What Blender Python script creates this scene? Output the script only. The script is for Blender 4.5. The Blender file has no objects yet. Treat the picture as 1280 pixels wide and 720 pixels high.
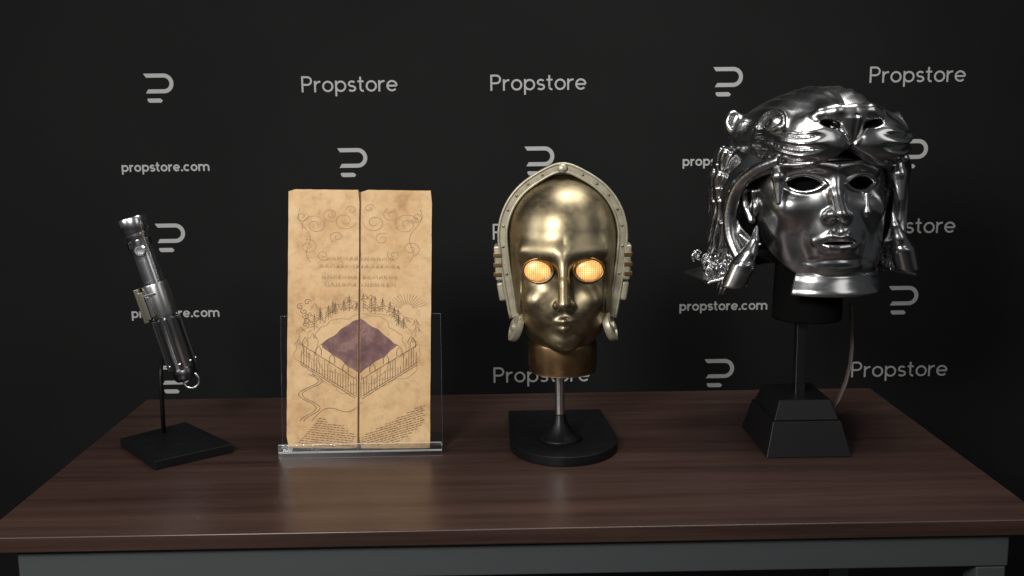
import bpy, math, random
import numpy as np
from mathutils import Vector, Matrix
random.seed(7); np.random.seed(7)
R = math.radians
S = bpy.context.scene
COL = S.collection

# ------------------------------------------------------------------ camera
F_PX, W_PX, H_PX = 1300.0, 1280.0, 720.0
CAM = Vector((0.0, 0.0, 0.62))
PITCH, YAW, ROLL = R(9.52), R(0.75), R(-0.72)
fwd = Vector((math.sin(YAW) * math.cos(PITCH), math.cos(YAW) * math.cos(PITCH), -math.sin(PITCH)))
rgt0 = fwd.cross(Vector((0, 0, 1))).normalized()
up0 = rgt0.cross(fwd).normalized()
rgt = (rgt0 * math.cos(ROLL) + up0 * math.sin(ROLL)).normalized()
upv = rgt.cross(fwd).normalized()
cd = bpy.data.cameras.new('camera'); cam = bpy.data.objects.new('camera', cd); COL.objects.link(cam)
cd.sensor_width = 36.0; cd.lens = 36.0 * F_PX / W_PX; cd.clip_start = 0.05; cd.clip_end = 100
m = Matrix((rgt, upv, -fwd)).transposed().to_4x4(); m.translation = CAM
cam.matrix_world = m
S.camera = cam

def ray(px, py):
    return fwd + rgt * ((px - W_PX / 2) / F_PX) + upv * ((H_PX / 2 - py) / F_PX)
def at(px, py, Y):            # point at distance Y into the room
    d = ray(px, py); return CAM + d * ((Y - CAM.y) / d.y)
def onz(px, py, z=0.0):       # point on a level plane
    d = ray(px, py); return CAM + d * ((z - CAM.z) / d.z)
def pxs(Y): return Y / F_PX

# ------------------------------------------------------------------ light (a dim room with three soft lamps)
wd = bpy.data.worlds.new('World'); S.world = wd; wd.use_nodes = True
wd.node_tree.nodes['Background'].inputs[0].default_value = (0.9, 0.95, 1.0, 1)
wd.node_tree.nodes['Background'].inputs[1].default_value = 0.055
def area(name, loc, target, sx, sy, power, col=(1, .975, .94), spread=180):
    l = bpy.data.lights.new(name, 'AREA'); l.shape = 'RECTANGLE'; l.size = sx; l.size_y = sy
    l.energy = power; l.color = col; l.spread = R(spread)
    o = bpy.data.objects.new(name, l); COL.objects.link(o); o.location = loc
    o.rotation_euler = (Vector(target) - Vector(loc)).to_track_quat('-Z', 'Y').to_euler()
    return o
area('key_light', (-0.75, -0.05, 1.20), (0.0, 2.0, 0.2), 0.5, 0.5, 46)
area('side_light', (1.45, 0.45, 1.25), (0.25, 2.0, 0.2), 0.7, 1.1, 3.5)
area('left_light', (-1.75, 0.85, 0.95), (0.3, 2.05, 0.25), 0.7, 1.0, 11)
area('ceiling_light', (0.50, 1.70, 1.85), (0.42, 1.95, 0.0), 1.1, 0.5, 11, spread=120)

S.view_settings.view_transform = 'Standard'; S.view_settings.look = 'None'
S.view_settings.exposure = 0.0; S.view_settings.gamma = 1.0; S.view_settings.use_curve_mapping = False

# ------------------------------------------------------------------ helpers
class MB:
    def __init__(s): s.v = []; s.f = []
    def add(s, v, f):
        n = len(s.v); s.v += [tuple(p) for p in v]; s.f += [tuple(i + n for i in q) for q in f]; return s
    def box(s, c, d, M=None):
        x, y, z = [k / 2 for k in d]
        P = [Vector((i * x, j * y, k * z)) for i in (-1, 1) for j in (-1, 1) for k in (-1, 1)]
        if M is not None: P = [M @ p for p in P]
        P = [p + Vector(c) for p in P]
        return s.add(P, [(0, 1, 3, 2), (4, 6, 7, 5), (0, 4, 5, 1), (2, 3, 7, 6), (0, 2, 6, 4), (1, 5, 7, 3)])
    def tube(s, path, rad, n=12, cap=True, sq=1.0):
        P = [Vector(p) for p in path]; N = len(P)
        if not hasattr(rad, '__len__'): rad = [rad] * N
        T = [(P[min(i + 1, N - 1)] - P[max(i - 1, 0)]).normalized() for i in range(N)]
        u = T[0].cross(Vector((0, 0, 1)))
        if u.length < .1: u = T[0].cross(Vector((1, 0, 0)))
        u.normalize(); v = []; f = []
        for i in range(N):
            u = (u - T[i] * u.dot(T[i])).normalized(); w = T[i].cross(u)
            for k in range(n):
                a = 2 * math.pi * k / n
                v.append(P[i] + (u * math.cos(a) + w * math.sin(a) * sq) * rad[i])
        for i in range(N - 1):
            for k in range(n):
                a, b = i * n + k, i * n + (k + 1) % n
                f.append((a, b, b + n, a + n))
        if cap: f += [tuple(range(n))[::-1], tuple(range((N - 1) * n, N * n))]
        return s.add(v, f)
    def lathe(s, prof, n=48, c=(0, 0, 0), M=None):
        v = []; f = []
        for r, z in prof:
            for k in range(n):
                a = 2 * math.pi * k / n; p = Vector((r * math.cos(a), r * math.sin(a), z))
                v.append((M @ p if M is not None else p) + Vector(c))
        for i in range(len(prof) - 1):
            for k in range(n):
                a, b = i * n + k, i * n + (k + 1) % n
                f.append((a, b, b + n, a + n))
        f += [tuple(range(n))[::-1], tuple(range((len(prof) - 1) * n, len(prof) * n))]
        return s.add(v, f)
    def prism(s, poly, d0, d1, M):
        # polygon in the plane of M's x/y, extruded along z from d0 to d1
        n = len(poly)
        v = [M @ Vector((x, y, d0)) for x, y in poly] + [M @ Vector((x, y, d1)) for x, y in poly]
        f = [tuple(range(n))[::-1], tuple(range(n, 2 * n))] + [(i, (i + 1) % n, n + (i + 1) % n, n + i) for i in range(n)]
        return s.add(v, f)
    def build(s, name, mat, parent=None, bevel=0, smooth=False, seg=2):
        me = bpy.data.meshes.new(name); me.from_pydata(s.v, [], s.f); me.validate(); me.update()
        return finish(name, me, mat, parent, bevel, smooth, seg)

def finish(name, me, mat, parent=None, bevel=0, smooth=False, seg=2):
    o = bpy.data.objects.new(name, me); COL.objects.link(o)
    if mat: me.materials.append(mat)
    if parent:
        o.parent = parent
        if parent.type == 'EMPTY' or parent.parent: pass
    if smooth:
        for p in me.polygons: p.use_smooth = True
    if bevel:
        b = o.modifiers.new('bevel', 'BEVEL'); b.width = bevel; b.segments = seg; b.limit_method = 'ANGLE'; b.angle_limit = R(35)
        if not smooth:
            for p in me.polygons: p.use_smooth = True
            w = o.modifiers.new('wn', 'WEIGHTED_NORMAL'); w.keep_sharp = True
    return o

def tag(o, label, cat, group=None, kind=None):
    o['label'] = label; o['category'] = cat
    if group: o['group'] = group
    if kind: o['kind'] = kind
    return o
def thing(name, label, cat, loc=(0, 0, 0), group=None, rz=0):
    o = bpy.data.objects.new(name, None); COL.objects.link(o); o.location = loc; o.rotation_euler = (0, 0, rz)
    o.empty_display_size = .05
    return tag(o, label, cat, group)

def smooth_by_angle(o, deg=40):
    me = o.data
    for p in me.polygons: p.use_smooth = True
    try: me.set_sharp_from_angle(angle=R(deg))
    except Exception: pass
    return o

# ------------------------------------------------------------------ materials
def mat(name, col, rough=.5, metal=0.0, **kw):
    m = bpy.data.materials.new(name); m.use_nodes = True
    b = m.node_tree.nodes['Principled BSDF']
    b.inputs['Base Color'].default_value = (*col, 1); b.inputs['Roughness'].default_value = rough; b.inputs['Metallic'].default_value = metal
    for k, v in kw.items(): b.inputs[k.replace('_', ' ')].default_value = v
    return m
def nodes(m): return m.node_tree.nodes, m.node_tree.links, m.node_tree.nodes['Principled BSDF']
def noise(m, scale, detail=4, rough=.55, stretch=(1, 1, 1), rot=(0, 0, 0), coord='Object'):
    N, L, b = nodes(m)
    t = N.new('ShaderNodeTexCoord'); mp = N.new('ShaderNodeMapping'); mp.inputs['Scale'].default_value = stretch; mp.inputs['Rotation'].default_value = rot
    L.new(t.outputs[coord], mp.inputs[0]); n = N.new('ShaderNodeTexNoise'); L.new(mp.outputs[0], n.inputs[0])
    n.inputs['Scale'].default_value = scale; n.inputs['Detail'].default_value = detail; n.inputs['Roughness'].default_value = rough
    return n
def ramp(m, src, stops):
    N, L, b = nodes(m); r = N.new('ShaderNodeValToRGB'); L.new(src, r.inputs[0])
    e = r.color_ramp.elements
    while len(e) < len(stops): e.new(.5)
    for k, (p, c) in enumerate(stops):
        e[k].position = p; e[k].color = (*c, 1) if hasattr(c, '__len__') else (c, c, c, 1)
    return r.outputs[0]
def mixc(m, fac, a, b_, mode='MIX'):
    N, L, b = nodes(m); x = N.new('ShaderNodeMix'); x.data_type = 'RGBA'; x.blend_type = mode
    if isinstance(fac, (int, float)): x.inputs[0].default_value = fac
    else: L.new(fac, x.inputs[0])
    for s, v in ((6, a), (7, b_)):
        if hasattr(v, '__len__'): x.inputs[s].default_value = (*v, 1)
        else: L.new(v, x.inputs[s])
    return x.outputs[2]
def bump(m, h, strength=.2, dist=.002):
    N, L, b = nodes(m); k = N.new('ShaderNodeBump'); k.inputs['Strength'].default_value = strength; k.inputs['Distance'].default_value = dist
    L.new(h, k.inputs['Height'])
    old = b.inputs['Normal'].links
    if old: L.new(old[0].from_socket, k.inputs['Normal'])
    L.new(k.outputs[0], b.inputs['Normal'])
def link(m, src, inp): nodes(m)[1].new(src, nodes(m)[2].inputs[inp])

M = {}
# backdrop fabric
k = M['backdrop'] = mat('backdrop_fabric', (.010, .010, .0103), .8, Specular_IOR_Level=.16)
link(k, ramp(k, noise(k, 3, 3).outputs[0], [(.3, (.0070, .0070, .0072)), (.7, (.0090, .0090, .0092))]), 'Base Color')
bump(k, noise(k, 900, 2).outputs[0], .15, .0006); bump(k, noise(k, 1.6, 3, .5, (1.6, 1, .5)).outputs[0], .45, .03)
k = M['print'] = mat('printed_grey', (.36, .36, .36), .65, Specular_IOR_Level=.25)
link(k, ramp(k, noise(k, 60, 3).outputs[0], [(.3, (.38, .38, .38)), (.7, (.44, .44, .435))]), 'Base Color')
# wood
k = M['wood'] = mat('walnut_laminate', (.05, .026, .018), .34)
a = noise(k, 3.0, 7, .62, (.42, 9, 9)); b2 = noise(k, 9, 5, .6, (.35, 30, 30)); c2 = noise(k, 1.5, 3, .5, (.6, 4, 4))
w1 = ramp(k, a.outputs[0], [(.28, (.023, .0112, .0085)), (.46, (.043, .0228, .0178)), (.62, (.057, .0315, .0252)), (.8, (.030, .0155, .0120))])
w2 = ramp(k, b2.outputs[0], [(.35, .62), (.6, 1.0)])
w = mixc(k, .75, w1, w2, 'MULTIPLY')
w3 = ramp(k, c2.outputs[0], [(.3, .7), (.7, 1.15)])
link(k, mixc(k, .8, w, w3, 'MULTIPLY'), 'Base Color')
link(k, ramp(k, b2.outputs[0], [(.3, .38), (.7, .28)]), 'Roughness')
bump(k, b2.outputs[0], .06, .001)
M['black'] = mat('matte_black_paint', (.0045, .0045, .005), .55, Specular_IOR_Level=.2)
k = M['black']; link(k, ramp(k, noise(k, 40, 5).outputs[0], [(.35, .36), (.7, .55)]), 'Roughness')
k = M['black_worn'] = mat('worn_black_wood', (.008, .008, .008), .45, Specular_IOR_Level=.3)
n1 = noise(k, 55, 6, .7); link(k, ramp(k, n1.outputs[0], [(.55, (.0040, .0040, .0044)), (.74, (.006, .006, .007)), (.8, (.03, .03, .029))]), 'Base Color'); bump(k, n1.outputs[0], .12, .002)
M['cloth'] = mat('black_cloth', (.004, .004, .004), .95, Specular_IOR_Level=.05)
M['steel'] = mat('brushed_steel', (.55, .55, .55), .28, 1)
k = M['chrome'] = mat('chrome', (.72, .73, .75), .22, 1)
M['brass'] = mat('aged_brass', (.40, .37, .29), .32, 1)
M['dark_metal'] = mat('dark_steel', (.12, .12, .125), .3, 1)
M['rubber'] = mat('black_grip', (.012, .012, .013), .35)
# helmet silver
k = M['silver'] = mat('aged_silver', (.40, .40, .41), .2, 1)
n1 = noise(k, 26, 6, .6); n2 = noise(k, 9, 4); n3 = noise(k, 220, 3)
link(k, ramp(k, n2.outputs[0], [(.3, (.42, .42, .425)), (.55, (.50, .50, .505)), (.75, (.53, .525, .515))]), 'Base Color')
link(k, ramp(k, n1.outputs[0], [(.3, .20), (.5, .24), (.72, .31)]), 'Roughness')
bump(k, n1.outputs[0], .05, .003); bump(k, n3.outputs[0], .03, .0006)
k = M['silver_fur'] = k.copy(); k.name = 'chased_silver'
n4 = noise(k, 55, 4, .6, (1, .25, 1.0)); bump(k, n4.outputs[0], .5, .003)
# gold
k = M['gold'] = mat('weathered_gold', (.52, .42, .24), .24, 1)
n1 = noise(k, 14, 6, .6); n2 = noise(k, 90, 4, .6)
link(k, ramp(k, n1.outputs[0], [(.30, (.17, .13, .075)), (.48, (.285, .235, .145)), (.72, (.36, .305, .205))]), 'Base Color')
link(k, ramp(k, n2.outputs[0], [(.3, .33), (.55, .39), (.75, .48)]), 'Roughness'); bump(k, n2.outputs[0], .06, .001)
k = M['gold_dark'] = mat('tarnished_bronze', (.36, .23, .11), .33, 1)
n1 = noise(k, 30, 6, .65); link(k, ramp(k, n1.outputs[0], [(.3, (.14, .08, .04)), (.55, (.28, .18, .09)), (.75, (.34, .29, .15))]), 'Base Color')
link(k, ramp(k, n1.outputs[0], [(.3, .45), (.7, .28)]), 'Roughness')
k = M['gold_pale'] = mat('pale_gold', (.62, .58, .44), .42, .55)
n1 = noise(k, 70, 5, .6); link(k, ramp(k, n1.outputs[0], [(.3, (.30, .27, .19)), (.65, (.44, .41, .31))]), 'Base Color')
k = M['lamp'] = mat('amber_lens', (.5, .25, .08), .3)
N, L, b = nodes(k); tc = N.new('ShaderNodeTexCoord'); es = []
for dr in ('X', 'Z'):
    wv = N.new('ShaderNodeTexWave'); wv.inputs['Scale'].default_value = 85; wv.bands_direction = dr; L.new(tc.outputs['Object'], wv.inputs[0]); es.append(wv.outputs[1])
g1 = ramp(k, es[0], [(.15, (.60, .27, .05)), (.75, (1.0, .86, .45))]); g2 = ramp(k, es[1], [(.1, (.75, .55, .40)), (.6, (1, 1, 1))])
em = mixc(k, 1.0, g1, g2, 'MULTIPLY'); em = mixc(k, .8, em, ramp(k, noise(k, 60, 2).outputs[0], [(.35, (.6, .4, .25)), (.65, (1, 1, 1))]), 'MULTIPLY')
vm = N.new('ShaderNodeVectorMath'); vm.operation = 'DISTANCE'; L.new(tc.outputs['Generated'], vm.inputs[0]); vm.inputs[1].default_value = (.5, 0, .5)
em = mixc(k, 1.0, em, ramp(k, vm.outputs['Value'], [(.05, (1.25, 1.25, 1.2)), (.30, (1.0, .95, .85)), (.5, (.75, .55, .38))]), 'MULTIPLY')
link(k, em, 'Emission Color'); b.inputs['Emission Strength'].default_value = 1.3
# parchment
k = M['paper'] = mat('aged_parchment', (.5, .33, .17), .75, Specular_IOR_Level=.2)
n1 = noise(k, 10, 9, .68); n2 = noise(k, 60, 8, .7); n3 = noise(k, 3.5, 3)
p1 = ramp(k, n1.outputs[0], [(.28, (.37, .215, .098)), (.45, (.50, .325, .165)), (.6, (.56, .39, .215)), (.78, (.62, .46, .27))])
p2 = ramp(k, n2.outputs[0], [(.34, .70), (.52, 1.0)])
link(k, mixc(k, .7, p1, p2, 'MULTIPLY'), 'Base Color'); bump(k, n2.outputs[0], .15, .0008); bump(k, n3.outputs[0], .3, .006)
k = M['paper_edge'] = mat('browned_paper_edge', (.20, .115, .05), .8)
link(k, ramp(k, noise(k, 40, 4).outputs[0], [(.3, (.12, .065, .03)), (.7, (.26, .15, .07))]), 'Base Color')
M['ink'] = mat('brown_ink', (.13, .075, .045), .8)
M['ink_faint'] = mat('faded_ink', (.33, .205, .11), .8)
k = M['plum'] = mat('plum_wash', (.105, .045, .05), .7)
link(k, ramp(k, noise(k, 40, 5, .6).outputs[0], [(.32, (.075, .03, .034)), (.5, (.13, .06, .058)), (.62, (.20, .11, .09)), (.75, (.11, .045, .05))]), 'Base Color')
k = M['acrylic'] = mat('clear_acrylic', (.97, .98, .98), .03); nodes(k)[2].inputs['Transmission Weight'].default_value = 1.0; nodes(k)[2].inputs['IOR'].default_value = 1.47
k = M['floor'] = mat('dark_carpet', (.03, .028, .027), .95)
bump(k, noise(k, 500, 2).outputs[0], .4, .003)
k = M['acrylic_edge'] = mat('edge_glow_acrylic', (.75, .77, .78), .35); nodes(k)[2].inputs['Transmission Weight'].default_value = .45  # whitish frosted colour stands in for the glow of light in clear edges
M['rail'] = mat('grey_powder_coat', (.045, .052, .053), .5)
M['strap'] = mat('grey_brown_plastic', (.085, .066, .058), .45)

# ------------------------------------------------------------------ setting: floor, backdrop
YW = 2.80
mb = MB(); mb.add([(-4, -2.5, -.76), (4, -2.5, -.76), (4, YW + .6, -.76), (-4, YW + .6, -.76)], [(0, 1, 2, 3)])
fl = mb.build('floor', M['floor']); fl['kind'] = 'structure'

bd = thing('backdrop', 'black fabric backdrop printed with grey lettering and emblems, standing behind the table', 'backdrop', (0, YW, -.755))
def kid(o, root):
    # keep world position of a mesh built in world coordinates
    o.parent = root; o.matrix_parent_inverse = Matrix.Translation(root.location).inverted() if not any(root.rotation_euler) else (Matrix.LocRotScale(root.location, root.rotation_euler, None)).inverted()
    return o
mb = MB(); mb.box((0, YW + .02, .72), (7.6, .04, 2.95)); kid(mb.build('panel', M['backdrop']), bd)

def arc_(cx, cy, rx, ry, a0, a1, n=22): return [(cx + rx * math.cos(R(a)), cy + ry * math.sin(R(a))) for a in np.linspace(a0, a1, n)]
def glyph(ch, w):
    h = w / 2; q = .5 - h            # x-height 1; q: radius of a round on its centre line
    B = lambda cx: arc_(cx, .5, q, q, 0, 360, 40)
    if ch == 'o': return [B(.5)], 1.0
    if ch == 'p': return [B(.5 + .03), [(h + .03, 1.0), (h + .03, -.38)]], 1.05
    if ch == 'r': return [[(h, 0), (h, 1.0)], [(h, .50)] + arc_(.5, .5, .5 - h, .5 - h, 175, 80, 12)], .60
    if ch == 'e': return [[(.5 - q, .5), (.5 + q, .5)], arc_(.5, .5, q, q, 0, 318, 36)], 1.0
    if ch == 'c': return [arc_(.5, .5, q, q, 46, 314, 32)], .94
    if ch == 's':
        r_ = (1 - w) / 4; t_ = 1 - h - r_; b_ = h + r_; x = .36
        return [arc_(x, t_, .27, r_, 30, 180, 14) + arc_(x, t_, .27, r_, 180, 262, 8)[1:] + arc_(x, b_, .29, r_, 82, 0, 8) + arc_(x, b_, .29, r_, 0, -150, 16)[1:]], .74
    if ch == 't': return [[(.25, 1.32), (.25, .26)] + arc_(.25 + .22, .24 + h * .9, .22, .24, 180, 285, 9), [(0, 1 - h), (.54, 1 - h)]], .60
    if ch == 'm': return [[(h, 0), (h, 1.0)], [(h, .6)] + arc_(h + .34, 1 - h - .32, .34, .32, 170, 0, 16) + [(h + .68, 0)], [(h + .68, .6)] + arc_(h + 1.02, 1 - h - .32, .34, .32, 170, 0, 16) + [(h + 1.36, 0)]], 1.36 + w
    if ch == 'P': return [[(h, 0), (h, 1.42)], [(h, 1.42 - h), (.52, 1.42 - h)] + arc_(.52, 1.42 - h - .34, .36, .34, 90, -90, 18) + [(h, 1.42 - h - .68)]], 1.0
    if ch == '.': return [[(.02, .0 + h * 1.1), (.02 + w * 1.15, h * 1.1)]], w * 1.2
def text_mesh(body, w, gap):
    mb = MB(); x = 0; lay = 0
    for ch in body:
        st_, adv = glyph(ch, w)
        for P in st_:
            lay += 1; v = []; n = len(P); closed = abs(P[0][0] - P[-1][0]) + abs(P[0][1] - P[-1][1]) < 1e-6
            ww = w * (1.1 if ch == '.' else 1)
            for i in range(n):
                a, b = P[max(i - 1, 0)], P[min(i + 1, n - 1)]
                if closed and i in (0, n - 1): a, b = P[-2], P[1]
                d = Vector((b[0] - a[0], b[1] - a[1])).normalized(); nn = Vector((-d.y, d.x)) * ww / 2
                if 0 < i < n - 1 or closed:
                    e = Vector((P[min(i + 1, n - 1)][0] - P[i][0], P[min(i + 1, n - 1)][1] - P[i][1]))
                    if e.length > 1e-6: nn *= 1 / max(.6, abs(e.normalized().dot(d)))
                v += [(x + P[i][0] + nn.x, P[i][1] + nn.y, (lay % 5) * .0015), (x + P[i][0] - nn.x, P[i][1] - nn.y, (lay % 5) * .0015)]
            mb.add(v, [(2 * i + 1, 2 * i + 3, 2 * i + 2, 2 * i) for i in range(n - 1)])
        x += adv + gap
    x -= gap
    me = bpy.data.meshes.new('lettering'); me.from_pydata([((a - x / 2) / x, (b - .55) / x, c / x) for a, b, c in mb.v], [], mb.f); me.update(); me.materials.append(M['print']); return me
TXT = text_mesh('Propstore', .165, .13); WEB = text_mesh('propstore.com', .24, .10)
def emblem_mesh():
    mb = MB(); I = Matrix.Identity(4); r0, r1 = 7.2, 12.2
    c = (6.2, 5.6)
    arc = lambda r, a0, a1: [(c[0] + r * math.cos(R(a)), c[1] + r * math.sin(R(a))) for a in np.linspace(a0, a1, 16)]
    outer = [(-15.5, c[1] - r1), *arc(r1, -90, 90), (-18.5, c[1] + r1)]
    inner = [(-14.2, c[1] + r0), *arc(r0, 90, -90), (-12.8, c[1] - r0)]
    # build as strip
    n = 18
    A = [(-16.6, c[1] - r1), *arc(r1, -90, 90), (-18.8, c[1] + r1)]
    B = [(-13.6, c[1] - r0), *arc(r0, -90, 90), (-15.4, c[1] + r0)]
    V = [(x, y, 0) for x, y in A] + [(x, y, 0) for x, y in B]; n = len(A)
    mb.add(V, [(i, i + 1, n + i + 1, n + i) for i in range(n - 1)])
    x0, x1, yb, h = -15.5, 4.0, -15.5, 2.6
    pill = [(x0 + 3.2, yb - h)] + [(x1 - h + h * math.cos(R(a)) * .6, yb + h * math.sin(R(a))) for a in (-90, -60, -30)] + [(x1 - .2, yb), (x1 - 3.2, yb + h), (x0 + .6, yb + h), (x0, yb + h * .4), (x0 + 1.4, yb - h * .7)]
    mb.add([(x, y, 0) for x, y in pill], [tuple(range(len(pill)))])
    me = bpy.data.meshes.new('emblem'); me.from_pydata(mb.v, [], mb.f); me.update(); me.materials.append(M['print']); return me
EMB = emblem_mesh()
sw = None
def put(me, name, px, py, wpx):
    p = at(px, py, YW); q = at(px + 1, py, YW); s = (q - p).length * wpx
    o = bpy.data.objects.new(name, me); COL.objects.link(o); o.parent = bd
    o.location = p - bd.location + Vector((0, -.0015, 0)); o.rotation_euler = (R(90), 0, 0); o.scale = (s, s, s)
for px, py in ((437, 107), (673, 105), (1147, 95), (437, 291), (676, 291), (1134, 284), (437, 470), (677, 470), (1124, 463)): put(TXT, 'lettering', px, py, 120)
for px, py in ((207, 209.5), (219.5, 392), (908, 202), (904, 383)): put(WEB, 'lettering', px, py, 110)
for px, py in ((199, 110), (441, 203), (674.5, 201), (910, 102), (213.5, 297), (441, 381), (676, 380), (1141, 192), (1129, 375), (906, 293), (899, 466), (220, 474)): put(EMB, 'emblem', px, py, 1.0)

# ------------------------------------------------------------------ table
BL, BR = onz(186, 497), onz(1091, 487); FY = onz(640, 661).y; BY = (BL.y + BR.y) / 2
FLx = onz(64, 597).x; FRx = onz(1216, 580).x
XL, XR = (BL.x + FLx) / 2, (BR.x + FRx) / 2
tb = thing('table', 'dark walnut table with a thin top and grey steel frame, carrying the four displays', 'table', ((XL + XR) / 2, (FY + BY) / 2, -.76))
mb = MB(); mb.box(((XL + XR) / 2, (FY + BY) / 2, -.0125), (XR - XL, BY - FY, .025)); kid(mb.build('tabletop', M['wood'], bevel=.0022, seg=3), tb)
mb = MB(); mb.box(((XL + XR) / 2, FY + .03, -.0545), (XR - XL - .10, .03, .055)); mb.box(((XL + XR) / 2, BY - .03, -.0545), (XR - XL - .10, .03, .055))
mb.box((XL + .065, (FY + BY) / 2, -.0545), (.03, BY - FY - .092, .055)); mb.box((XR - .065, (FY + BY) / 2, -.0545), (.03, BY - FY - .092, .055))
kid(mb.build('frame', M['rail'], bevel=.003), tb)
for x in (XL + .075, XR - .075):
    for y in (FY + .04, BY - .04):
        mb = MB(); mb.box((x, y, -.421), (.046, .046, .676)); kid(mb.build('leg', M['rail'], bevel=.003), tb)

# ------------------------------------------------------------------ SDF tools
def smin(a, b, k):
    h = np.maximum(k - np.abs(a - b), 0) / k; return np.minimum(a, b) - h * h * k * .25
def smax(a, b, k): return -smin(-a, -b, k)
def ell(x, y, z, c, r):
    X, Y, Z = (x - c[0]) / r[0], (y - c[1]) / r[1], (z - c[2]) / r[2]
    k0 = np.sqrt(X * X + Y * Y + Z * Z) + 1e-9
    k1 = np.sqrt((X / r[0]) ** 2 + (Y / r[1]) ** 2 + (Z / r[2]) ** 2) + 1e-9
    return k0 * (k0 - 1) / k1
def cap(x, y, z, a, b, ra, rb=None):
    rb = ra if rb is None else rb
    ba = np.array(b, float) - np.array(a, float); px, py, pz = x - a[0], y - a[1], z - a[2]
    h = np.clip((px * ba[0] + py * ba[1] + pz * ba[2]) / ba.dot(ba), 0, 1)
    return np.sqrt((px - h * ba[0]) ** 2 + (py - h * ba[1]) ** 2 + (pz - h * ba[2]) ** 2) - (ra + (rb - ra) * h)
def path_sdf(x, y, z, P, rad, k=3):
    d = None
    for i in range(len(P) - 1):
        e = cap(x, y, z, P[i], P[i + 1], rad[i], rad[i + 1]); d = e if d is None else smin(d, e, k)
    return d
def catmull(P, n=6):
    P = [np.array(p, float) for p in P]; out = []
    Q = [2 * P[0] - P[1]] + P + [2 * P[-1] - P[-2]]
    for i in range(1, len(Q) - 2):
        for t in np.linspace(0, 1, n, endpoint=False):
            a, b, c, d = Q[i - 1:i + 3]
            out.append(.5 * (2 * b + (c - a) * t + (2 * a - 5 * b + 4 * c - d) * t * t + (3 * b - a - 3 * c + d) * t ** 3))
    return out + [P[-1]]
def rbox(x, y, z, c, r, e):
    qx, qy, qz = np.abs(x - c[0]) - r[0] + e, np.abs(y - c[1]) - r[1] + e, np.abs(z - c[2]) - r[2] + e
    return np.sqrt(np.maximum(qx, 0) ** 2 + np.maximum(qy, 0) ** 2 + np.maximum(qz, 0) ** 2) + np.minimum(np.maximum(qx, np.maximum(qy, qz)), 0) - e
def almond(u, v, hw, hh):       # signed distance-like of a lens shape, pointed at u = +-hw
    r = (hw * hw + hh * hh) / (2 * hh); o = r - hh
    return np.maximum(np.sqrt(u * u + (v + o) ** 2), np.sqrt(u * u + (v - o) ** 2)) - r
def gauss(u, v, s, t=None):
    t = s if t is None else t; return np.exp(-(u / s) ** 2 - (v / t) ** 2)

def nets(f, lo, hi, h, proj=2):
    ax = [np.arange(lo[i], hi[i] + h, h, dtype=np.float32) for i in range(3)]
    X, Y, Z = np.meshgrid(*ax, indexing='ij'); D = f(X, Y, Z).astype(np.float32); D[D == 0] = 1e-6
    n = D.shape; cs = tuple(k - 1 for k in n); acc = np.zeros(cs + (3,), np.float32); cnt = np.zeros(cs, np.int32)
    crossings = []
    for a in range(3):
        sl0 = [slice(None)] * 3; sl1 = [slice(None)] * 3; sl0[a] = slice(0, -1); sl1[a] = slice(1, None)
        d0, d1 = D[tuple(sl0)], D[tuple(sl1)]; cr = (d0 < 0) != (d1 < 0); t = np.where(cr, d0 / np.where(cr, d0 - d1, 1), 0)
        crossings.append((cr, d0 < 0)); o = [i for i in range(3) if i != a]
        for b in (0, 1):
            for c in (0, 1):
                sl = [slice(None)] * 3
                sl[o[0]] = slice(b, cs[o[0]] + b); sl[o[1]] = slice(c, cs[o[1]] + c)
                q = cr[tuple(sl)]; cnt += q
                acc[..., a] += np.where(q, t[tuple(sl)], 0); acc[..., o[0]] += q * b; acc[..., o[1]] += q * c
    act = cnt > 0; vid = np.full(cs, -1, np.int64); vid[act] = np.arange(act.sum())
    idx = np.argwhere(act); V = (idx + acc[act] / cnt[act][:, None]) * h + np.array(lo)
    Fs = []
    for a in range(3):
        cr, ins = crossings[a]; o = [i for i in range(3) if i != a]
        E = np.argwhere(cr); E = E[(E[:, o[0]] > 0) & (E[:, o[1]] > 0) & (E[:, o[0]] < cs[o[0]]) & (E[:, o[1]] < cs[o[1]])]
        if not len(E): continue
        q = []
        for b, c in ((1, 1), (0, 1), (0, 0), (1, 0)):
            P = E.copy(); P[:, o[0]] -= b; P[:, o[1]] -= c; q.append(vid[P[:, 0], P[:, 1], P[:, 2]])
        q = np.stack(q, 1); flip = ins[E[:, 0], E[:, 1], E[:, 2]]
        if a == 1: flip = ~flip
        q[~flip] = q[~flip][:, ::-1]; Fs.append(q)
    Fq = np.concatenate(Fs)
    for _ in range(proj):
        e = h * .35; x, y, z = V.T
        g = np.stack([f(x + e, y, z) - f(x - e, y, z), f(x, y + e, z) - f(x, y - e, z), f(x, y, z + e) - f(x, y, z - e)], 1) / (2 * e)
        d = f(x, y, z); V = V - np.clip(d[:, None] * g / np.maximum((g * g).sum(1), .15)[:, None], -h, h) * .8
    return V, Fq
def sdf_obj(name, f, lo, hi, h, scale, mt, parent, proj=2):
    V, Fq = nets(f, lo, hi, h, proj)
    me = bpy.data.meshes.new(name); V = V * scale
    me.from_pydata(V.tolist(), [], Fq.tolist()); me.update()
    return finish(name, me, mt, parent, smooth=True)

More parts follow.
